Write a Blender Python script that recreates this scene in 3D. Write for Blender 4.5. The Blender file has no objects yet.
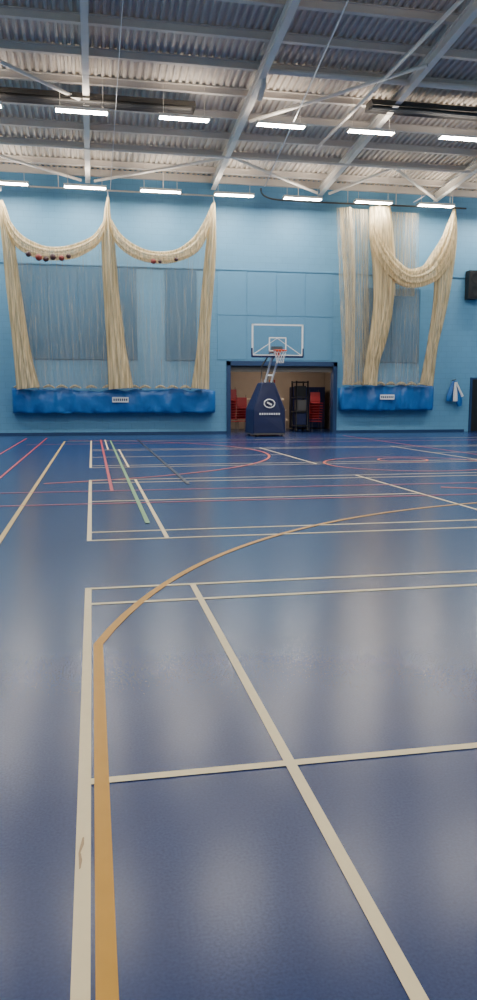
import bpy, math, random
from mathutils import Vector, Matrix, noise
random.seed(4)
SC=bpy.context.scene
COL=SC.collection

# ------------------------------------------------------------ materials
def srgb(r,g,b):
    f=lambda c:(c/255/12.92) if c/255<=0.04045 else ((c/255+0.055)/1.055)**2.4
    return (f(r),f(g),f(b),1)

def mat(name,col,rough=0.6,metal=0.0,noise_amt=0.08,nscale=3.0,bump=0.0,bscale=40,spec=0.5,emis=None,estr=0,stretch=(1,1,1),coat=0):
    m=bpy.data.materials.new(name); m.use_nodes=True
    nt=m.node_tree; b=nt.nodes['Principled BSDF']
    tc=nt.nodes.new('ShaderNodeTexCoord'); mp=nt.nodes.new('ShaderNodeMapping')
    mp.inputs['Scale'].default_value=stretch
    nt.links.new(tc.outputs['Object'],mp.inputs['Vector'])
    n=nt.nodes.new('ShaderNodeTexNoise'); n.inputs['Scale'].default_value=nscale; n.inputs['Detail'].default_value=5
    nt.links.new(mp.outputs[0],n.inputs['Vector'])
    mx=nt.nodes.new('ShaderNodeMix'); mx.data_type='RGBA'
    mx.inputs[6].default_value=tuple(c*(1-noise_amt) for c in col[:3])+(1,)
    mx.inputs[7].default_value=tuple(min(1,c*(1+noise_amt)) for c in col[:3])+(1,)
    nt.links.new(n.outputs['Fac'],mx.inputs[0]); nt.links.new(mx.outputs[2],b.inputs['Base Color'])
    b.inputs['Roughness'].default_value=rough; b.inputs['Metallic'].default_value=metal
    b.inputs['Specular IOR Level'].default_value=spec
    if coat: b.inputs['Coat Weight'].default_value=coat
    if bump:
        n2=nt.nodes.new('ShaderNodeTexNoise'); n2.inputs['Scale'].default_value=bscale
        nt.links.new(mp.outputs[0],n2.inputs['Vector'])
        bp=nt.nodes.new('ShaderNodeBump'); bp.inputs['Strength'].default_value=bump; bp.inputs['Distance'].default_value=0.02
        nt.links.new(n2.outputs['Fac'],bp.inputs['Height']); nt.links.new(bp.outputs[0],b.inputs['Normal'])
    if emis:
        b.inputs['Emission Color'].default_value=emis; b.inputs['Emission Strength'].default_value=estr
    return m

def net_mat(name,col,a0,a1,sx,sz):
    m=bpy.data.materials.new(name); m.use_nodes=True; nt=m.node_tree; nt.nodes.clear()
    out=nt.nodes.new('ShaderNodeOutputMaterial')
    tc=nt.nodes.new('ShaderNodeTexCoord'); mp=nt.nodes.new('ShaderNodeMapping'); mp.inputs['Scale'].default_value=(sx,sx,sz)
    n=nt.nodes.new('ShaderNodeTexNoise'); n.inputs['Scale'].default_value=1; n.inputs['Detail'].default_value=3
    nt.links.new(tc.outputs['Object'],mp.inputs['Vector']); nt.links.new(mp.outputs[0],n.inputs['Vector'])
    mr=nt.nodes.new('ShaderNodeMapRange'); mr.inputs['From Min'].default_value=0.35; mr.inputs['From Max'].default_value=0.65
    mr.inputs['To Min'].default_value=a0; mr.inputs['To Max'].default_value=a1
    nt.links.new(n.outputs['Fac'],mr.inputs['Value'])
    d=nt.nodes.new('ShaderNodeBsdfDiffuse'); tl=nt.nodes.new('ShaderNodeBsdfTranslucent'); tr=nt.nodes.new('ShaderNodeBsdfTransparent')
    cr=nt.nodes.new('ShaderNodeMix'); cr.data_type='RGBA'
    cr.inputs[6].default_value=tuple(c*0.7 for c in col[:3])+(1,); cr.inputs[7].default_value=col
    mr2=nt.nodes.new('ShaderNodeMapRange'); mr2.inputs['From Min'].default_value=0.35; mr2.inputs['From Max'].default_value=0.65
    nt.links.new(n.outputs['Fac'],mr2.inputs['Value']); nt.links.new(mr2.outputs[0],cr.inputs[0])
    nt.links.new(cr.outputs[2],d.inputs['Color']); nt.links.new(cr.outputs[2],tl.inputs['Color'])
    m1=nt.nodes.new('ShaderNodeMixShader'); m1.inputs[0].default_value=0.3
    nt.links.new(d.outputs[0],m1.inputs[1]); nt.links.new(tl.outputs[0],m1.inputs[2])
    m2=nt.nodes.new('ShaderNodeMixShader'); nt.links.new(mr.outputs[0],m2.inputs[0])
    nt.links.new(tr.outputs[0],m2.inputs[1]); nt.links.new(m1.outputs[0],m2.inputs[2])
    nt.links.new(m2.outputs[0],out.inputs['Surface'])
    return m

def wall_mat():
    m=bpy.data.materials.new('painted_blockwork_blue'); m.use_nodes=True; nt=m.node_tree; b=nt.nodes['Principled BSDF']
    tc=nt.nodes.new('ShaderNodeTexCoord'); sp=nt.nodes.new('ShaderNodeSeparateXYZ'); cb=nt.nodes.new('ShaderNodeCombineXYZ')
    nt.links.new(tc.outputs['Object'],sp.inputs[0])
    ad=nt.nodes.new('ShaderNodeMath'); ad.operation='ADD'
    nt.links.new(sp.outputs['X'],ad.inputs[0]); nt.links.new(sp.outputs['Y'],ad.inputs[1])
    nt.links.new(ad.outputs[0],cb.inputs['X']); nt.links.new(sp.outputs['Z'],cb.inputs['Y'])
    br=nt.nodes.new('ShaderNodeTexBrick'); br.inputs['Scale'].default_value=1; br.inputs['Brick Width'].default_value=0.45
    br.inputs['Row Height'].default_value=0.225; br.inputs['Mortar Size'].default_value=0.01; br.inputs['Mortar Smooth'].default_value=0.3
    nt.links.new(cb.outputs[0],br.inputs['Vector'])
    c=srgb(98,154,190)
    br.inputs['Color1'].default_value=c; br.inputs['Color2'].default_value=tuple(x*0.96 for x in c[:3])+(1,)
    br.inputs['Mortar'].default_value=tuple(x*0.86 for x in c[:3])+(1,)
    n=nt.nodes.new('ShaderNodeTexNoise'); n.inputs['Scale'].default_value=0.5; n.inputs['Detail'].default_value=6
    nt.links.new(tc.outputs['Object'],n.inputs['Vector'])
    mr=nt.nodes.new('ShaderNodeMapRange'); mr.inputs['To Min'].default_value=0.86; mr.inputs['To Max'].default_value=1.1
    nt.links.new(n.outputs['Fac'],mr.inputs[0])
    mul=nt.nodes.new('ShaderNodeVectorMath'); mul.operation='SCALE'
    nt.links.new(br.outputs['Color'],mul.inputs[0]); nt.links.new(mr.outputs[0],mul.inputs['Scale'])
    nt.links.new(mul.outputs[0],b.inputs['Base Color']); b.inputs['Roughness'].default_value=0.55
    bp=nt.nodes.new('ShaderNodeBump'); bp.inputs['Strength'].default_value=0.3; bp.inputs['Distance'].default_value=0.01; bp.invert=True
    nt.links.new(br.outputs['Fac'],bp.inputs['Height']); nt.links.new(bp.outputs[0],b.inputs['Normal'])
    return m

def floor_mat():
    m=bpy.data.materials.new('blue_vinyl_sports_floor'); m.use_nodes=True; nt=m.node_tree; b=nt.nodes['Principled BSDF']
    tc=nt.nodes.new('ShaderNodeTexCoord')
    n=nt.nodes.new('ShaderNodeTexNoise'); n.inputs['Scale'].default_value=1.2; n.inputs['Detail'].default_value=3; n.inputs['Roughness'].default_value=0.5
    n2=nt.nodes.new('ShaderNodeTexNoise'); n2.inputs['Scale'].default_value=110; n2.inputs['Detail'].default_value=3
    for k in (n,n2): nt.links.new(tc.outputs['Object'],k.inputs['Vector'])
    cr=nt.nodes.new('ShaderNodeMix'); cr.data_type='RGBA'
    cr.inputs[6].default_value=srgb(4,20,62); cr.inputs[7].default_value=srgb(46,70,124)
    ad=nt.nodes.new('ShaderNodeMath'); ad.operation='MULTIPLY_ADD'; ad.inputs[1].default_value=0.7
    nt.links.new(n2.outputs['Fac'],ad.inputs[0]); 
    ml=nt.nodes.new('ShaderNodeMath'); ml.operation='MULTIPLY'; ml.inputs[1].default_value=0.3
    nt.links.new(n.outputs['Fac'],ml.inputs[0]); nt.links.new(ml.outputs[0],ad.inputs[2])
    nt.links.new(ad.outputs[0],cr.inputs[0]); nt.links.new(cr.outputs[2],b.inputs['Base Color'])
    b.inputs['Roughness'].default_value=0.232
    bp=nt.nodes.new('ShaderNodeBump'); bp.inputs['Strength'].default_value=0.04; bp.inputs['Distance'].default_value=0.003
    nt.links.new(n2.outputs['Fac'],bp.inputs['Height']); nt.links.new(bp.outputs[0],b.inputs['Normal'])
    b.inputs['Specular IOR Level'].default_value=0.35
    return m

M={}
M['wall']=wall_mat(); M['floor']=floor_mat()
M['panel']=mat('acoustic_panel_grey_blue',srgb(64,108,140),0.9,noise_amt=.1,nscale=30)
M['panel2']=mat('wall_panel_blue',srgb(90,145,181),0.6,noise_amt=.05)
M['ceil']=mat('galvanised_decking',srgb(206,195,182),0.6,noise_amt=.1,nscale=1.5)
M['steel']=mat('white_painted_steel',srgb(238,230,218),0.5,noise_amt=.05)
M['steel2']=mat('grey_purlin_steel',srgb(212,202,190),0.5,noise_amt=.06)
M['dark']=mat('dark_metal',srgb(82,79,76),0.5)
M['black']=mat('black_plastic',srgb(18,18,20),0.5)
M['trim']=mat('blue_trim',srgb(28,58,100),0.5)
M['line_w']=mat('cream_line_paint',srgb(234,214,170),0.45,noise_amt=.07,nscale=14,spec=.3)
M['line_g']=mat('ochre_line_paint',srgb(198,144,44),0.45,noise_amt=.1,nscale=10,spec=.3)
M['line_r']=mat('red_line_paint',srgb(185,60,72),0.4)
M['line_o']=mat('orange_line_paint',srgb(206,86,50),0.4)
M['line_gr']=mat('green_line_paint',srgb(120,165,110),0.4)
M['line_y']=mat('yellow_line_paint',srgb(212,180,105),0.4)
M['line_d']=mat('dark_blue_line_paint',srgb(8,18,44),0.4)
M['scuff']=mat('brown_scuff',srgb(176,146,108),0.7,noise_amt=.3,nscale=60)
M['net']=net_mat('gathered_netting_cream',srgb(240,220,178),0.5,0.95,18,0.5)
M['sheer']=net_mat('sheer_netting_cream',srgb(235,226,205),0.08,0.32,26,0.5)
M['sheer2']=net_mat('layered_netting_cream',srgb(238,222,190),0.15,0.6,26,0.4)
M['mat']=mat('blue_vinyl_mat',srgb(28,102,174),0.35,noise_amt=.15,nscale=2,bump=1,bscale=5)
M['white']=mat('white_plastic',srgb(235,235,235),0.5,noise_amt=.03)
M['navy']=mat('navy_padding',srgb(14,26,72),0.5,bump=.2,bscale=6)
M['orange']=mat('orange_rim_metal',srgb(225,80,30),0.4)
M['red']=mat('red_plastic',srgb(170,30,35),0.45)
M['brown']=mat('storeroom_wall_paint',srgb(165,150,135),0.8)
M['bench']=mat('pale_bench_timber',srgb(205,190,165),0.6)
M['ball']=mat('dark_rubber_ball',srgb(60,30,35),0.5)
M['ball2']=mat('dark_red_ball',srgb(120,40,35),0.5)
M['lamp']=mat('led_diffuser',srgb(255,252,245),0.5,emis=(1,0.95,0.86,1),estr=125)
M['ceiling_fill']=mat('added_ceiling_fill_glow',srgb(255,252,245),0.5,emis=(1,0.9,0.78,1),estr=22)  # added upward glow that brightens the ceiling, not part of the fitting
M['lamp2']=mat('storeroom_lamp',srgb(255,245,230),0.5,emis=(1,0.85,0.7,1),estr=60)
g=bpy.data.materials.new('backboard_glass'); g.use_nodes=True; nt=g.node_tree; nt.nodes.clear()
o=nt.nodes.new('ShaderNodeOutputMaterial'); t=nt.nodes.new('ShaderNodeBsdfTransparent'); gl=nt.nodes.new('ShaderNodeBsdfGlossy'); gl.inputs['Roughness'].default_value=.1
mx=nt.nodes.new('ShaderNodeMixShader'); mx.inputs[0].default_value=.12; nt.links.new(t.outputs[0],mx.inputs[1]); nt.links.new(gl.outputs[0],mx.inputs[2]); nt.links.new(mx.outputs[0],o.inputs[0])
M['glass']=g

# ------------------------------------------------------------ mesh builder
class MB:
    def __init__(s): s.v=[];s.f=[];s.m=[];s.mats=[]; s.sm=[]
    def mi(s,k):
        if k not in s.mats: s.mats.append(k)
        return s.mats.index(k)
    def add(s,vs,fs,k,smooth=False):
        o=len(s.v); s.v+= [tuple(v) for v in vs]; i=s.mi(k)
        for f in fs: s.f.append([a+o for a in f]); s.m.append(i); s.sm.append(smooth)
    def box(s,c,d,k,R=None):
        c=Vector(c); vs=[]
        for x in(-.5,.5):
            for y in(-.5,.5):
                for z in(-.5,.5):
                    p=Vector((x*d[0],y*d[1],z*d[2]))
                    if R: p=R@p
                    vs.append(c+p)
        s.add(vs,[(0,1,3,2),(4,6,7,5),(0,4,5,1),(2,3,7,6),(0,2,6,4),(1,5,7,3)],k)
    def box2(s,a,b,k):
        s.box([(a[i]+b[i])/2 for i in range(3)],[abs(b[i]-a[i]) for i in range(3)],k)
    def tube(s,pts,r,k,n=8,closed=False):
        pts=[Vector(p) for p in pts]; vs=[];fs=[]
        L=len(pts)
        for i,p in enumerate(pts):
            a=pts[(i-1)%L] if (closed or i>0) else p
            b=pts[(i+1)%L] if (closed or i<L-1) else p
            T=(b-a).normalized(); U=Vector((0,0,1)) if abs(T.z)<.95 else Vector((1,0,0))
            A=T.cross(U).normalized(); B=T.cross(A)
            for j in range(n):
                w=2*math.pi*j/n; vs.append(p+A*r*math.cos(w)+B*r*math.sin(w))
        for i in range(L if closed else L-1):
            for j in range(n):
                i2=(i+1)%L
                fs.append((i*n+j,i*n+(j+1)%n,i2*n+(j+1)%n,i2*n+j))
        if not closed:
            fs.append(tuple(range(n))); fs.append(tuple((L-1)*n+j for j in range(n))[::-1])
        s.add(vs,fs,k,True)
    def sphere(s,c,r,k,n=12):
        vs=[];fs=[]
        for i in range(n+1):
            th=math.pi*i/n
            for j in range(n): 
                ph=2*math.pi*j/n
                vs.append((c[0]+r*math.sin(th)*math.cos(ph),c[1]+r*math.sin(th)*math.sin(ph),c[2]+r*math.cos(th)))
        for i in range(n):
            for j in range(n): fs.append((i*n+j,(i+1)*n+j,(i+1)*n+(j+1)%n,i*n+(j+1)%n))
        s.add(vs,fs,k,True)
    def obj(s,name,bevel=0,parent=None):
        me=bpy.data.meshes.new(name); me.from_pydata(s.v,[],s.f)
        for k in s.mats: me.materials.append(M[k])
        for p,i,q in zip(me.polygons,s.m,s.sm): p.material_index=i; p.use_smooth=q
        me.update()
        o=bpy.data.objects.new(name,me); COL.objects.link(o)
        if bevel:
            b=o.modifiers.new('bevel','BEVEL'); b.width=bevel; b.segments=2; b.limit_method='ANGLE'
        if parent: o.parent=parent
        return o
def empty(name,loc=(0,0,0)):
    e=bpy.data.objects.new(name,None); COL.objects.link(e); e.location=loc; e.empty_display_size=.2; return e

# ------------------------------------------------------------ room shell
XL,XR,YB,D=-8.0,19.5,-12.0,30.0
SL=0.08; ZW=9.9
def zc(y): return ZW+SL*(D-y)
b=MB(); b.box2((XL-.3,YB-.3,-.2),(XR+.3,D+5.3,0),'floor'); b.obj('floor')
DX0,DX1,DZ=5.42,9.84,2.78
b=MB()
b.box2((XL-.3,D,0),(DX0,D+.3,ZW+.2),'wall'); b.box2((DX1,D,0),(XR+.3,D+.3,ZW+.2),'wall'); b.box2((DX0,D,DZ),(DX1,D+.3,ZW+.2),'wall')
b.obj('wall_back')
for nm,x0,x1 in(('wall_left',XL-.3,XL),('wall_right',XR,XR+.3)):
    b=MB(); a0,a1=zc(YB)+.1,zc(D)+.1
    vs=[(x0,YB,0),(x1,YB,0),(x1,D,0),(x0,D,0),(x0,YB,a0),(x1,YB,a0),(x1,D,a1),(x0,D,a1)]
    b.add(vs,[(0,1,2,3),(4,7,6,5),(0,4,5,1),(1,5,6,2),(2,6,7,3),(3,7,4,0)],'wall'); b.obj(nm)
b=MB(); b.box2((XL-.3,YB-.3,0),(XR+.3,YB,zc(YB)+.1),'wall'); b.obj('wall_front')
# ribbed decking
b=MB(); vs=[];fs=[]; x=XL-.1; prof=[]
while x<XR+.2:
    prof+=[(x,0),(x+.07,0),(x+.1,.07),(x+.17,.07)]; x+=.2
y0,y1=YB-.1,D+.1
for (px,pz) in prof:
    vs.append((px,y0,zc(y0)+pz)); vs.append((px,y1,zc(y1)+pz))
for i in range(len(prof)-1): fs.append((2*i,2*i+2,2*i+3,2*i+1))
b.add(vs,fs,'ceil')
b.add([(XL-.3,y0,zc(y0)+.12),(XR+.3,y0,zc(y0)+.12),(XR+.3,y1,zc(y1)+.12),(XL-.3,y1,zc(y1)+.12)],[(0,1,2,3)],'ceil')
b.obj('ceiling')
b=MB(); b.box2((XL,D-.02,0),(DX0-.1,D,.1),'trim'); b.box2((DX1+.1,D-.02,0),(15.7,D,.1),'trim'); b.obj('baseboard_back')
b=MB(); b.box2((XL,D-.04,6.42),(XR,D,6.47),'panel2'); b.obj('trim_1')
b=MB(); b.box2((XL,D-.12,ZW-.25),(XR,D,ZW),'steel2'); b.obj('trim_2')

# ------------------------------------------------------------ roof steel
ang=math.atan(SL); RX=Matrix.Rotation(-ang,3,'X')
b=MB()
yc=(YB+D)/2; Ln=(D-YB)
for X in(-5.2,0.05,4.8,9.1,14.0):
    for dz,w,h in((-.22,.18,.03),(-.5,.18,.03),(-.36,.03,.28)):
        b.box((X,yc,zc(yc)+dz),(w,Ln,h),'steel',RX)
b.obj('roof_rafters')
b=MB()
y=D-.9
while y>YB:
    z=zc(y)
    b.box((0.5*(XL+XR),y,z-.01),(XR-XL,.14,.02),'steel2'); b.box((0.5*(XL+XR),y,z-.1),(XR-XL,.02,.17),'steel2'); b.box((0.5*(XL+XR),y+.05,z-.18),(XR-XL,.14,.025),'steel2')
    y-=1.5
b.obj('roof_purlins')
b=MB()
def rp(x,y,dz=-.5): return (x,y,zc(y)+dz)
for P,Q in(((.3,29.7),(4.8,26.8)),((5.0,26.8),(8.9,29.7)),((9.4,29.7),(10.9,26.8)),((10.9,26.8),(13.9,29.7)),((-3.6,27.3),(-.2,29.7)),((-5.1,19),(0,23.5)),((4.8,17),(-.1,14)),((14.2,26.8),(18.5,29.7)),((5.0,24.0),(9.0,20.0))):
    b.tube([rp(*P),rp(*Q)],.055,'steel')
b.tube([rp(-7.8,26.8),rp(19.3,26.8)],.05,'steel')
b.obj('roof_bracing')
b=MB()
yy=21.4
b.tube([(4.85,yy+.5,9.75),(4.85,yy,9.95),(4.85,yy,10.25),(5.1,yy,10.3),(6.0,yy,10.3),(19,yy,10.3)],.085,'steel')
for X in(7,10,13,16): b.tube([(X,yy,10.3),(X,yy,zc(yy))],.015,'steel2')
b.obj('ceiling_pipe')
def heater(x0,x1,y,z):
    b=MB()
    vs=[(x0,y-.35,z),(x0,y-.2,z+.2),(x0,y+.2,z+.2),(x0,y+.35,z)]; vs+=[(x1,)+v[1:] for v in vs]
    b.add(vs,[(0,1,5,4),(1,2,6,5),(2,3,7,6),(0,3,2,1),(4,5,6,7)],'dark')
    b.tube([(x0+.1,y,z+.05),(x1-.1,y,z+.05)],.06,'dark'); b.tube([(x0+.1,y+.15,z+.05),(x1-.1,y+.15,z+.05)],.05,'dark')
    for X in(x0+.4,(x0+x1)/2,x1-.4): b.tube([(X,y,z+.2),(X,y,zc(y)-.03)],.012,'steel2')
    b.obj('radiant_heater')
heater(-4.2,3.2,23.4,9.85); heater(8.3,14.4,22.5,9.95)
# ropes / hanging rigging
b=MB()
b.tube([(.85,29.0,8.95),(.95,17,10.8)],.012,'white',5)
b.tube([(6.4,28.0,9.1),(5.95,17,10.5)],.022,'white',5)
b.tube([(7.6,25.5,9.7),(8.6,17,10.5)],.055,'steel',6)
b.tube([(12.6,28.9,9.05),(14.6,24,10.2)],.012,'white',5)
b.obj('net_hoist_cables')

# ------------------------------------------------------------ lights
b=MB()
b.box((0,0,.05),(1.5,.3,.08),'steel')
b.add([(-.71,-.13,.005),(.71,-.13,.005),(.71,.13,.005),(-.71,.13,.005)],[(0,3,2,1)],'lamp')
b.add([(-.71,-.12,.095),(.71,-.12,.095),(.71,.12,.095),(-.71,.12,.095)],[(0,1,2,3)],'ceiling_fill')  # added fill panel on the housing top, lifts the dark decking
b.box((-.735,0,.02),(.03,.3,.06),'steel');b.box((.735,0,.02),(.03,.3,.06),'steel')
lo=b.obj('ceiling_light'); lme=lo.data
first=True
def addlight(x,y,z):
    global first
    if first: o=lo; first=False
    else:
        o=bpy.data.objects.new('ceiling_light',lme); COL.objects.link(o)
    o.location=(x,y,z)
    w=MB(); h=zc(y)-z-.02
    for X in(-.6,.6): w.tube([(X,0,.09),(X,0,h)],.008,'steel2',5)
    w.obj('suspension_wires',parent=o)
for x in[-5.7,-2.75,-.05,2.65,5.37,8.0,10.82,13.4,16.2]: addlight(x,28.6,8.87)
for x in[-5.9,-3.0,-.08,2.84,5.74,8.57,11.57,14.5,17.4]: addlight(x,23.0,9.45)
for y in(15.6,9.0,2.4,-4.2,-10):
    for x in(-5.9,-3.0,-.08,2.84,5.74,8.57,11.57,14.5,17.4)[::1 if y>15 else 2]: addlight(x,y,9.45+SL*(23-y))

# ------------------------------------------------------------ floor lines
def strip(b,pts,w,k,z,closed=False):
    pts=[Vector((p[0],p[1],0)) for p in pts]; L=len(pts); vs=[];fs=[]
    for i,p in enumerate(pts):
        a=pts[(i-1)%L] if (closed or i) else p; c=pts[(i+1)%L] if (closed or i<L-1) else p
        T=(c-a).normalized(); N=Vector((-T.y,T.x,0))*w/2
        vs.append((p.x+N.x,p.y+N.y,z)); vs.append((p.x-N.x,p.y-N.y,z))
    for i in range(L if closed else L-1):
        j=(i+1)%L; fs.append((2*i,2*i+1,2*j+1,2*j))
    b.add(vs,fs,k)
def arc(cx,cy,r,a0,a1,n=64): return [(cx+r*math.cos(math.radians(a0+(a1-a0)*i/n)),cy+r*math.sin(math.radians(a0+(a1-a0)*i/n))) for i in range(n+1)]
LW=.042
def badminton(b,y0,y1,s0,s1,yc):
    x0,x1=-.06,13.34
    for y in(y0,y1,s0,s1): strip(b,[(x0-LW/2,y),(x1+LW/2,y)],LW,'line_w',.003)
    for x in(x0,x1): strip(b,[(x,y0-LW/2),(x,y1+LW/2)],LW+.003,'line_w',.0031)
    for x in(.695,12.585,4.66,8.62): strip(b,[(x,y0),(x,y1)],LW,'line_w',.0032)
    for a,c in((x0,4.66),(8.62,x1)): strip(b,[(a,yc),(c,yc)],LW,'line_w',.0033)
b=MB()
badminton(b,-.24,5.38,.18,4.96,2.57)
badminton(b,7.28,12.9,7.74,12.44,10.15)
badminton(b,15.3,20.9,15.74,20.44,18.1)
strip(b,[(-.06,20.9),(-.06,25.5)],.04,'line_w',.0034); strip(b,[(.4,20.9),(.4,26)],.04,'line_w',.0034)
b.obj('badminton_court_lines')
b2=MB()
pts=[(-.068,2.06,.003),(-.066,2.1,.006),(-.07,2.14,.004),(-.062,2.18,.007),(-.06,2.22,.003)]
vs=[];
for x_,y_,r_ in pts: vs+=[(x_-r_,y_,.0045),(x_+r_*.6,y_+.004,.0045)]
b2.add(vs,[(2*i,2*i+1,2*i+3,2*i+2) for i in range(4)],'scuff')
b2.obj('floor_scuff_mark')
b=MB()
A0=math.degrees(math.atan2(4.1-2.31,-6.735)); 
strip(b,[(0,-8),(0,4.1)],.052,'line_g',.004)
strip(b,arc(6.735,2.31,6.97,A0,14),.052,'line_g',.0041)
strip(b,[(13.47,-8),(13.47,4.1)],.052,'line_g',.004)
b.obj('basketball_court_lines')
b=MB()
strip(b,[(-.91,-8),(-.91,25.2)],.05,'line_y',.005)
strip(b,[(-.91,25.2),(14.5,25.2)],.05,'line_y',.005)
b.obj('tennis_court_lines')
b=MB()
for y in(9.9,11.3): strip(b,[(-7,y),(18,y)],.045,'line_r',.006)
for x in(-1.61,-2.3,9.4): strip(b,[(x,11.3),(x,27.5)],.045,'line_r',.006)
strip(b,[(.26,11.3),(.26,26)],.05,'line_r',.0061)
b.obj('netball_court_lines')
b=MB()
strip(b,arc(-2.6,19.2,6.95,-75,75),.06,'line_o',.007)
strip(b,arc(6.64,15.1,1.8,0,354,60),.05,'line_o',.007,closed=True)
strip(b,arc(6.9,16.0,.55,0,350,30),.05,'line_o',.007,closed=True)
strip(b,[(5.3,10.8),(5.9,10.45)],.07,'line_o',.007)
strip(b,[(-2,23.6),(16,23.6)],.05,'line_o',.007)
b.obj('handball_court_lines')
b=MB(); strip(b,[(.57,8.2),(.57,25.5)],.05,'line_gr',.008); b.obj('volleyball_court_lines')
b=MB(); strip(b,[(1.5,12),(1.5,26)],.06,'line_d',.0085); strip(b,[(1.5,26),(12,26)],.06,'line_d',.0085); b.obj('hockey_court_lines')

# ------------------------------------------------------------ wall panels
for (x0,x1,z0,z1) in((-2.65,1.8,2.9,6.35),(2.89,4.12,2.9,6.35),(11.0,13.5,2.9,5.9)):
    b=MB(); n=max(1,round((x1-x0)/1.2)); w=(x1-x0)/n
    for i in range(n): b.box2((x0+i*w+.006,D-.06,z0),(x0+(i+1)*w-.006,D,z1),'panel')
    b.obj('acoustic_panel',bevel=.008)
b=MB()
for i in range(4):
    for z0,z1 in((2.95,4.66),(4.69,6.4)):
        b.box2((4.95+i*1.2,D-.02,z0),(4.95+(i+1)*1.2-.015,D,z1),'panel2')
b.obj('wall_panel',bevel=.005)

# ------------------------------------------------------------ nets
def catmull(P,n=10):
    out=[]; m=len(P)
    for i in range(m-1):
        p0=P[max(0,i-1)];p1=P[i];p2=P[i+1];p3=P[min(m-1,i+2)]
        for j in range(n):
            t=j/n
            out.append([.5*((2*b_)+(-a+c)*t+(2*a-5*b_+4*c-d)*t*t+(-a+3*b_-3*c+d)*t**3) for a,b_,c,d in zip(p0,p1,p2,p3)])
    out.append(list(P[-1])); return out
WS=1.0
def drape(b,path,k='net',folds=9,amp=.22,n=72,seed=0,samp=8):
    """pleated bundle of netting; path rows are x,y,z,half_width,half_depth"""
    P=catmull(path,samp); L=len(P); vs=[];fs=[]
    for i,p in enumerate(P):
        a=Vector(P[max(0,i-1)][:3]); c=Vector(P[min(L-1,i+1)][:3]); T=(c-a).normalized()
        B=Vector((0,1,0)); N=T.cross(B).normalized()
        for j in range(n):
            w=2*math.pi*j/n
            f=1+amp*math.sin(folds*w+seed+.5*math.sin(i*.23+seed))+amp*.5*math.sin((folds*2+1)*w+seed*2+i*.05)
            q=Vector(p[:3])+N*p[3]*WS*math.cos(w)*f+B*p[4]*math.sin(w)*f
            vs.append(q)
    for i in range(L-1):
        for j in range(n): fs.append((i*n+j,i*n+(j+1)%n,(i+1)*n+(j+1)%n,(i+1)*n+j))
    b.add(vs,fs,k,True)
def sheet(b,top,bot,k='sheer',folds=20,amp=.06,nx=120,nz=16,seed=0):
    """hanging net between two poly curves"""
    T=catmull(top,nx//max(1,len(top)-1)); Bt=catmull(bot,nx//max(1,len(bot)-1)); n=min(len(T),len(Bt)); vs=[];fs=[]
    for i in range(n):
        a=Vector(T[int(i*(len(T)-1)/(n-1))]); c=Vector(Bt[int(i*(len(Bt)-1)/(n-1))])
        for j in range(nz+1):
            t=j/nz; p=a.lerp(c,t)
            w=i/(n-1)*folds*2*math.pi
            p.y+=amp*(math.sin(w+seed)+.5*math.sin(2.3*w+seed+t))*(.4+.6*t)
            vs.append(p)
    for i in range(n-1):
        for j in range(nz): fs.append((i*(nz+1)+j,(i+1)*(nz+1)+j,(i+1)*(nz+1)+j+1,i*(nz+1)+j+1))
    b.add(vs,fs,k,True)
Y=29.0
ZT=8.6; ZBm=1.78
WS=.76
b=MB()
drape(b,[(-3.0,Y,ZT-.2,.05,.05),(-2.93,Y,7.9,.17,.12),(-2.8,Y,6.9,.24,.16),(-2.68,Y,5.3,.28,.18),(-2.5,Y,3.4,.32,.18),(-2.3,Y,ZBm,.45,.2)],seed=1)
drape(b,[(.76,Y,ZT+.1,.04,.05),(.72,Y,8.0,.14,.12),(.74,Y,7.1,.27,.16),(.8,Y,5.3,.3,.18),(.95,Y,3.4,.38,.18),(1.08,Y,ZBm,.5,.2)],seed=2)
drape(b,[(4.68,Y,ZT+.1,.04,.05),(4.62,Y,8.0,.15,.12),(4.55,Y,7.0,.22,.16),(4.4,Y,5.3,.24,.18),(4.25,Y,3.4,.26,.18),(4.12,Y,ZBm,.38,.2)],seed=3)
drape(b,[(-3.0,Y,8.4,.05,.05),(-2.8,Y-.05,7.6,.16,.12),(-2.4,Y-.08,7.0,.25,.16),(-1.75,Y-.1,6.68,.27,.18),(-1.1,Y-.1,6.62,.25,.18),(-.4,Y-.08,6.78,.26,.17),(.3,Y-.06,7.2,.19,.14),(.7,Y,7.9,.08,.1)],folds=7,seed=4)
drape(b,[(.8,Y,7.9,.08,.1),(1.1,Y-.06,7.25,.2,.14),(1.7,Y-.08,6.8,.24,.17),(2.45,Y-.1,6.62,.23,.18),(3.2,Y-.1,6.7,.24,.18),(3.9,Y-.08,7.1,.26,.16),(4.35,Y-.05,7.8,.18,.13),(4.66,Y,8.65,.05,.05)],folds=7,seed=5)
top=[(-2.8,Y,7.6),(-2.4,Y,7.0),(-1.75,Y,6.68),(-1.1,Y,6.62),(-.4,Y,6.78),(.3,Y,7.2),(.7,Y,7.9)]
sheet(b,top,[(-2.4,Y,ZBm),(1.0,Y,ZBm)],folds=18)
top=[(.8,Y,7.9),(1.1,Y,7.25),(1.7,Y,6.8),(2.45,Y,6.62),(3.2,Y,6.7),(3.9,Y,7.1),(4.35,Y,7.8)]
sheet(b,top,[(1.0,Y,ZBm),(4.1,Y,ZBm)],folds=18,seed=1)
for i in range(14):   # bunched foot of the net on the mats
    x=-2.6+i*.52+random.uniform(-.1,.1); drape(b,[(x-.2,Y+.35,ZBm+.03,.03,.05),(x,Y+.35,ZBm+.1,.06,.1),(x+.22,Y+.35,ZBm+.02,.03,.05)],folds=5,n=24,seed=i,samp=4)
b.obj('cricket_practice_net')
b=MB()
ZT2=8.85; ZB2=1.95
WS=.85
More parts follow.
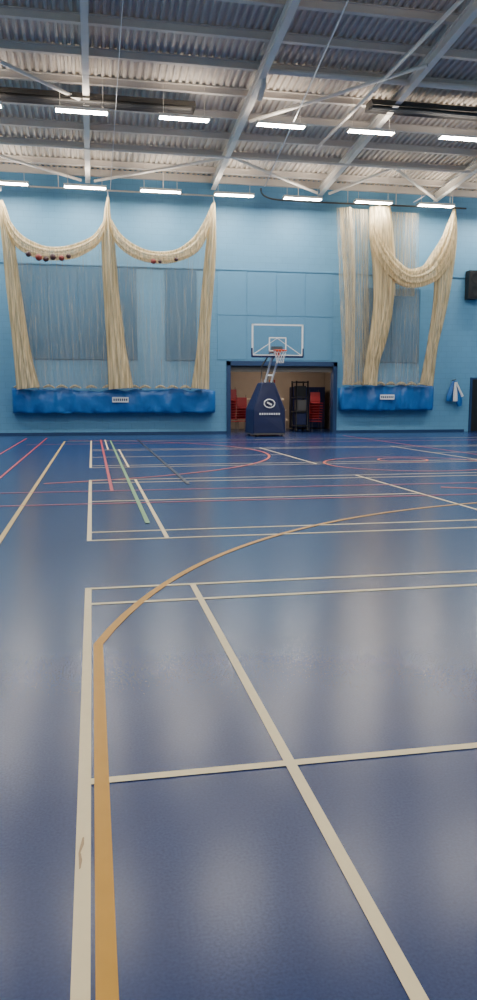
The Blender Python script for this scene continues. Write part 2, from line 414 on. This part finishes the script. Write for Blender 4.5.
sheet(b,[(9.5,Y+.1,ZT2-.1),(10.8,Y+.1,ZT2-.1)],[(9.95,Y+.1,ZB2),(11.0,Y+.1,ZB2)],'sheer2',folds=11,amp=.08)
sheet(b,[(10.6,Y+.25,ZT2-.1),(13.0,Y+.25,ZT2-.1)],[(10.7,Y+.2,ZB2),(13.2,Y+.2,ZB2)],'sheer',folds=18,amp=.08,seed=2)
sheet(b,[(11.6,Y+.3,ZT2-.1),(12.9,Y+.3,ZT2-.1)],[(11.7,Y+.22,5.5),(12.9,Y+.22,5.5)],'sheer2',folds=10,amp=.07,seed=3)
drape(b,[(9.85,Y,ZT2-.1,.22,.1),(9.95,Y,7.5,.24,.15),(10.1,Y,5.5,.2,.16),(10.15,Y,3.5,.18,.15),(10.1,Y,ZB2,.24,.16)],k='sheer2',seed=6,folds=11)
drape(b,[(11.25,Y,ZT2,.4,.1),(11.3,Y-.05,8,.46,.16),(11.5,Y-.05,6.6,.45,.2),(11.5,Y-.05,5.2,.4,.2),(11.3,Y-.05,3.8,.35,.2),(11.1,Y,2.8,.28,.18),(11.0,Y,ZB2,.3,.18)],seed=7,folds=11)
drape(b,[(10.9,Y-.1,8.2,.1,.08),(11.2,Y-.15,7.35,.28,.14),(11.7,Y-.2,6.6,.34,.18),(12.4,Y-.2,6.15,.34,.2),(13.2,Y-.2,6.3,.38,.2),(13.8,Y-.15,6.9,.42,.2),(14.15,Y-.1,7.8,.26,.15),(14.4,Y,ZT2+.05,.06,.06)],seed=8,folds=9)
drape(b,[(14.4,Y,ZT2,.05,.05),(14.25,Y,7.8,.3,.15),(14.05,Y,6.4,.36,.17),(13.9,Y,5.0,.28,.16),(13.65,Y,3.4,.22,.15),(13.45,Y,ZB2,.28,.16)],seed=9,folds=9)
for i in range(8):
    x=10.2+i*.46; drape(b,[(x-.2,Y+.35,ZB2+.02,.03,.05),(x,Y+.35,ZB2+.09,.07,.1),(x+.22,Y+.35,ZB2,.03,.05)],folds=5,n=24,seed=i,samp=4)
b.obj('cricket_practice_net')
WS=1
b=MB(); 
b.tube([(-7.9,29.2,8.98),(5.2,29.2,8.98)],.03,'steel2'); 
for x in(-3,.76,4.68): b.tube([(x,29.2,8.98),(x,29.0,8.72)],.012,'white',5)
for x in(-7,-5,-1,2.8): b.tube([(x,29.2,9.0),(x,29.2,zc(29.2)-.1)],.015,'steel2',5)
b.obj('net_curtain_track')
b=MB()
P=[(6.3,28.2,9.05),(6.5,28.7,8.98),(7.0,29.1,8.95),(8.0,29.2,8.95),(9.4,29.2,8.95),(15,29.2,9.0)]
b.tube(catmull(P,6),.035,'dark')
for x in(8,10,12,14.4): b.tube([(x,29.2,8.95),(x,29.2,zc(29.2)-.1)],.015,'steel2',5)
b.obj('net_curtain_track')

def balls(L,name):
    b=MB()
    for x,z,r,k in L: b.sphere((x,28.66,z),r,k)
    b.obj(name)
balls([(-2.1,6.52,.1,'ball'),(-1.75,6.42,.12,'ball2'),(-1.5,6.37,.1,'ball'),(-1.25,6.45,.11,'ball'),(-.95,6.42,.1,'ball2'),(-.7,6.5,.09,'ball')],'trapped_balls')
balls([(2.35,6.42,.1,'ball2'),(2.6,6.42,.07,'ball'),(3.2,6.52,.08,'ball')],'trapped_balls')

# ------------------------------------------------------------ crash mats
def crash(x0,x1,z0,z1,lx,name='crash_mat'):
    b=MB(); n=140; prof=[(D-.02,z0+.03),(D-.42,z0),(D-.5,z0+.02),(D-.54,z0+.1),(D-.56,z0+.4),(D-.56,z0+.62),(D-.55,z1-.08),(D-.5,z1-.01),(D-.3,z1-.02),(D-.02,z1-.03)]
    vs=[];fs=[];m=len(prof)
    for i in range(n+1):
        x=x0+(x1-x0)*i/n
        e=min(1,min(i,n-i)/2)
        for j,(y,z) in enumerate(prof):
            d=(noise.noise(Vector((x*2.6+j*.3,j*.6,x0)))*.12+noise.noise(Vector((x*6,j*.9,3)))*.04)*e
            k=noise.noise(Vector((x*1.7,j*.2,7)))*.12
            yy=D+(y-D)*(.85+.15*e)+(d if 0<j<m-1 else 0)
            vs.append((x,min(yy,D-.01),z+(k if j>5 else k*.3)))
    for i in range(n):
        for j in range(m-1): fs.append((i*m+j,(i+1)*m+j,(i+1)*m+j+1,i*m+j+1))
    fs.append(tuple(range(m))); fs.append(tuple(n*m+j for j in range(m))[::-1])
    b.add(vs,fs,'mat',True)
    b.box((lx,D-.66,(z0+z1)/2+.06),(.62,.02,.2),'white')
    for i in range(7): b.box((lx-.24+i*.08,D-.672,(z0+z1)/2+.06),(.05,.006,.09),'trim')
    for i in range(4):
        X=x0+(x1-x0)*(i+.5)/4; b.box((X,D-.25,z1+.0),(.06,.4,.02),'navy')
    b.obj(name)
crash(-2.93,4.78,.84,1.76,1.07); crash(10.0,14.02,.92,1.9,11.9)

# ------------------------------------------------------------ doorway + storeroom
b=MB()
b.box2((DX0-.1,D-.06,0),(DX0+.06,D+.32,DZ+.1),'trim'); b.box2((DX1-.06,D-.06,0),(DX1+.1,D+.32,DZ+.1),'trim'); b.box2((DX0-.1,D-.06,DZ-.06),(DX1+.1,D+.32,DZ+.12),'trim')
b.box2((DX0+.06,D+.1,DZ-.3),(DX1-.06,D+.2,DZ-.06),'dark')
b.obj('door_1')
b=MB()
b.box2((4.4,D+5,0),(11,D+5.2,3.2),'brown'); b.box2((4.2,D+.3,0),(4.4,D+5.2,3.2),'brown'); b.box2((11,D+.3,0),(11.2,D+5.2,3.2),'brown'); b.obj('wall_storeroom')
b=MB(); b.box2((4.2,D+.3,3.2),(11.2,D+5.2,3.35),'brown'); b.obj('ceiling_storeroom')
b=MB(); b.box((7.9,D+2.2,3.16),(1.3,.2,.07),'lamp2'); b.obj('storeroom_light')
def chairs(x,y,n,name='stacked_chairs'):
    b=MB()
    for i in range(n):
        z=i*.11; yo=-i*.02
        b.box((x,y+yo,.45+z),(.44,.42,.03),'red'); b.box((x,y+yo+.22,.72+z),(.43,.03,.38),'red',Matrix.Rotation(-.15,3,'X'))
    for sx in(-.2,.2):
        b.tube([(x+sx,y-.2,0),(x+sx,y-.18,.45)],.013,'dark',6); b.tube([(x+sx,y+.24,0),(x+sx,y+.2,.5),(x+sx,y+.27,.9+n*.11)],.013,'dark',6)
    b.obj(name,bevel=.008)
chairs(5.75,D+1.2,9); chairs(6.35,D+1.9,6); chairs(9.35,D+1.0,8)
b=MB()   # dark upright trolley beside the right-hand chairs
for X in(8.5,9.0):
    for yy in(D+1.0,D+1.7): b.tube([(X,yy,.08),(X,yy,2.15)],.035,'black'); b.sphere((X,yy,.07),.07,'black',8)
for z in(.25,.85,1.45,2.1): b.box((8.75,D+1.35,z),(.56,.78,.05),'black')
b.box((8.75,D+1.3,.55),(.42,.5,.5),'navy'); b.box((8.76,D+1.3,1.13),(.4,.5,.46),'dark'); b.box((8.74,D+1.3,1.72),(.4,.5,.44),'black')
b.obj('equipment_trolley',bevel=.012)
b=MB()
for z,yy in((.45,D+2.6),(.9,D+3.0),(1.4,D+3.4)): b.box((7.6,yy,z),(1.9,.3,.06),'bench')
for X in(6.8,8.4):
    for z,yy in((.42,D+2.6),(.87,D+3.0),(1.37,D+3.4)): b.box((X,yy,z/2),(.07,.24,z),'bench')
b.box((7.6,D+3.0,.2),(1.6,.05,.08),'bench')
b.obj('stacked_benches',bevel=.01)
b=MB()
for i in range(4): b.box((9.9,D+4.4-i*.13,1.0),(1.6,.1,1.9),'navy' if i%2 else 'black')
b.obj('gym_mats',bevel=.03)
b=MB()
for i in range(6): b.box((7.45,D+1.5,.1+i*.14),(.8,.6,.12),('navy','black','red')[i%3])
for i in range(3): b.tube([(7.2+i*.2,D+1.4,.88),(7.25+i*.22,D+1.6,2.2)],.03,('white','orange','red')[i])
b.obj('equipment_stack',bevel=.02)

# ------------------------------------------------------------ portable basketball hoop
hx=6.44
root=empty('portable_basketball_hoop',(hx,27.9,0))
def part(b,name,bevel=0):
    o=b.obj(name,bevel); o.parent=root; o.matrix_parent_inverse=Matrix.Translation((-hx,-27.9,0)); return o
b=MB()
out=[(-.62,.1),(.62,.1),(.6,1.0),(.24,2.0),(-.24,2.0),(-.6,1.0)]
yf,yb_=27.2,28.7
vs=[(hx+x,yf+max(0,(z-1.0))*.2,z) for x,z in out]+[(hx+x,yb_-max(0,(z-1.0))*.5,z) for x,z in out]
n=6
b.add(vs,[tuple(range(n)),tuple(range(n,2*n))[::-1]]+[(i,(i+1)%n,n+(i+1)%n,n+i)[::-1] for i in range(n)],'navy')
part(b,'padded_base',.05)
b=MB()
ring=[(hx+.2*math.cos(a),yf+.02,1.22+.15*math.sin(a)) for a in [2*math.pi*i/24 for i in range(24)]]
ring=[(x,yf-.012+max(0,z-1)*.2,z) for x,_,z in ring]
b.tube(ring,.024,'white',6,closed=True)
b.box((hx,yf-.005+.045,1.22),(.2,.02,.06),'white',Matrix.Rotation(.5,3,'Y'))
for i in range(9): b.box((hx-.36+i*.09,yf-.01,.84),(.055,.02,.07),'white')
part(b,'logo_lettering')
b=MB()
for sx in(-.5,.5):
    for yy in(27.35,28.55):
        b.tube([(hx+sx-.03,yy,.06),(hx+sx+.03,yy,.06)],.06,'black',12)
b.box((hx,27.95,.1),(1.2,1.5,.06),'dark')
part(b,'wheeled_chassis')
b=MB()
for sx in(-.12,.12):
    b.tube([(hx+sx,28.1,1.9),(hx+sx,28.0,2.6),(hx+sx,26.2,3.2)],.03,'dark'); b.tube([(hx+sx,27.6,1.9),(hx+sx,26.2,3.0)],.035,'white')
b.tube([(hx-.12,27.3,2.25),(hx+.12,27.3,2.25)],.03,'white'); b.box((hx,26.15,3.1),(.4,.08,.24),'dark')
part(b,'support_arm')
b=MB(); by=26.05
b.box((hx,by,3.425),(1.76,.02,1.0),'glass'); part(b,'glass_pane')
b=MB()
for z in(2.9,3.95): b.box((hx,by,z),(1.84,.05,.05),'white')
for sx in(-.9,.9): b.box((hx+sx,by,3.425),(.05,.05,1.1),'white')
for z in(3.06,3.51): b.box((hx,by-.015,z),(.62,.01,.04),'white')
for sx in(-.295,.295): b.box((hx+sx,by-.015,3.285),(.04,.01,.45),'white')
b.tube([(hx-.88,by+.06,2.92),(hx,by+.06,3.5),(hx+.88,by+.06,2.92)],.014,'white',6)
part(b,'backboard_frame')
b=MB(); b.box((hx,by,2.86),(1.86,.09,.07),'navy'); 
for sx in(-.92,.92): b.box((hx+sx,by,3.0),(.05,.09,.3),'navy')
part(b,'edge_padding',.01)
b=MB(); ry=by-.15-.23
b.tube([(hx+.228*math.cos(a),ry+.228*math.sin(a),3.05) for a in [2*math.pi*i/28 for i in range(28)]],.018,'orange',8,closed=True)
b.box((hx,by-.07,3.03),(.2,.14,.08),'orange'); b.box((hx,by-.03,2.98),(.2,.02,.22),'orange')
part(b,'rim')
b=MB()
for i in range(12):
    for sgn in(1,-1):
        pts=[]
        for j in range(7):
            t=j/6; a=2*math.pi*(i+sgn*t*2)/12; r=.225-.1*min(1,t*1.3)
            pts.append((hx+r*math.cos(a),ry+r*math.sin(a),3.04-.42*t))
        b.tube(pts,.006,'white',4)
part(b,'hoop_net')

# ------------------------------------------------------------ right side items
b=MB(); sx_=15.78
b.box((sx_,D-.22,6.1),(.62,.34,1.15),'black'); b.box((sx_,D-.395,6.1),(.54,.01,1.05),'black'); b.box((sx_,D-.03,6.1),(.12,.06,.3),'dark')
for z in(5.85,6.35): b.tube([(sx_,D-.405,z),(sx_,D-.415,z)],.2,'black',20)
b.obj('wall_speaker',bevel=.02)
b=MB()
drape(b,[(15.05,D-.2,2.15,.04,.04),(14.98,D-.2,1.85,.1,.07),(14.88,D-.2,1.45,.13,.08),(14.86,D-.2,1.3,.1,.06)],k='mat',folds=5,n=40,seed=3)
drape(b,[(15.1,D-.25,2.15,.04,.04),(15.15,D-.25,1.8,.12,.07),(15.28,D-.25,1.35,.14,.09),(15.34,D-.25,1.1,.08,.06)],k='mat',folds=4,n=40,seed=5)
drape(b,[(15.06,D-.34,2.1,.03,.03),(15.06,D-.36,1.75,.07,.04),(15.08,D-.36,1.3,.09,.04)],k='white',folds=3,n=24)
drape(b,[(15.1,D-.34,2.1,.03,.03),(15.25,D-.38,1.75,.04,.03),(15.4,D-.36,1.5,.05,.03)],k='white',folds=3,n=24)
b.tube([(15.08,D,2.18),(15.08,D-.32,2.2)],.02,'dark')
b.obj('hanging_training_bibs')
b=MB(); b.box2((15.9,D-.08,0),(17.8,D,2.3),'trim'); b.box2((15.98,D-.1,.02),(16.82,D-.02,2.22),'black'); b.box2((16.87,D-.1,.02),(17.72,D-.02,2.22),'black')
b.tube([(16.72,D-.16,.9),(16.72,D-.16,1.3)],.015,'steel'); b.obj('door_2')

# ------------------------------------------------------------ world + camera
w=bpy.data.worlds.new('world'); SC.world=w; w.use_nodes=True
w.node_tree.nodes['Background'].inputs[0].default_value=(.5,.6,.7,1); w.node_tree.nodes['Background'].inputs[1].default_value=.2
cd=bpy.data.cameras.new('camera'); cam=bpy.data.objects.new('camera',cd); COL.objects.link(cam)
cd.sensor_fit='VERTICAL'; cd.sensor_height=36; cd.sensor_width=36; cd.lens=27; cd.clip_end=200; cd.clip_start=.05
cam.location=(0,0,1.35); cam.rotation_euler=(math.radians(90-7.595),0,math.radians(-10.96))
SC.camera=cam
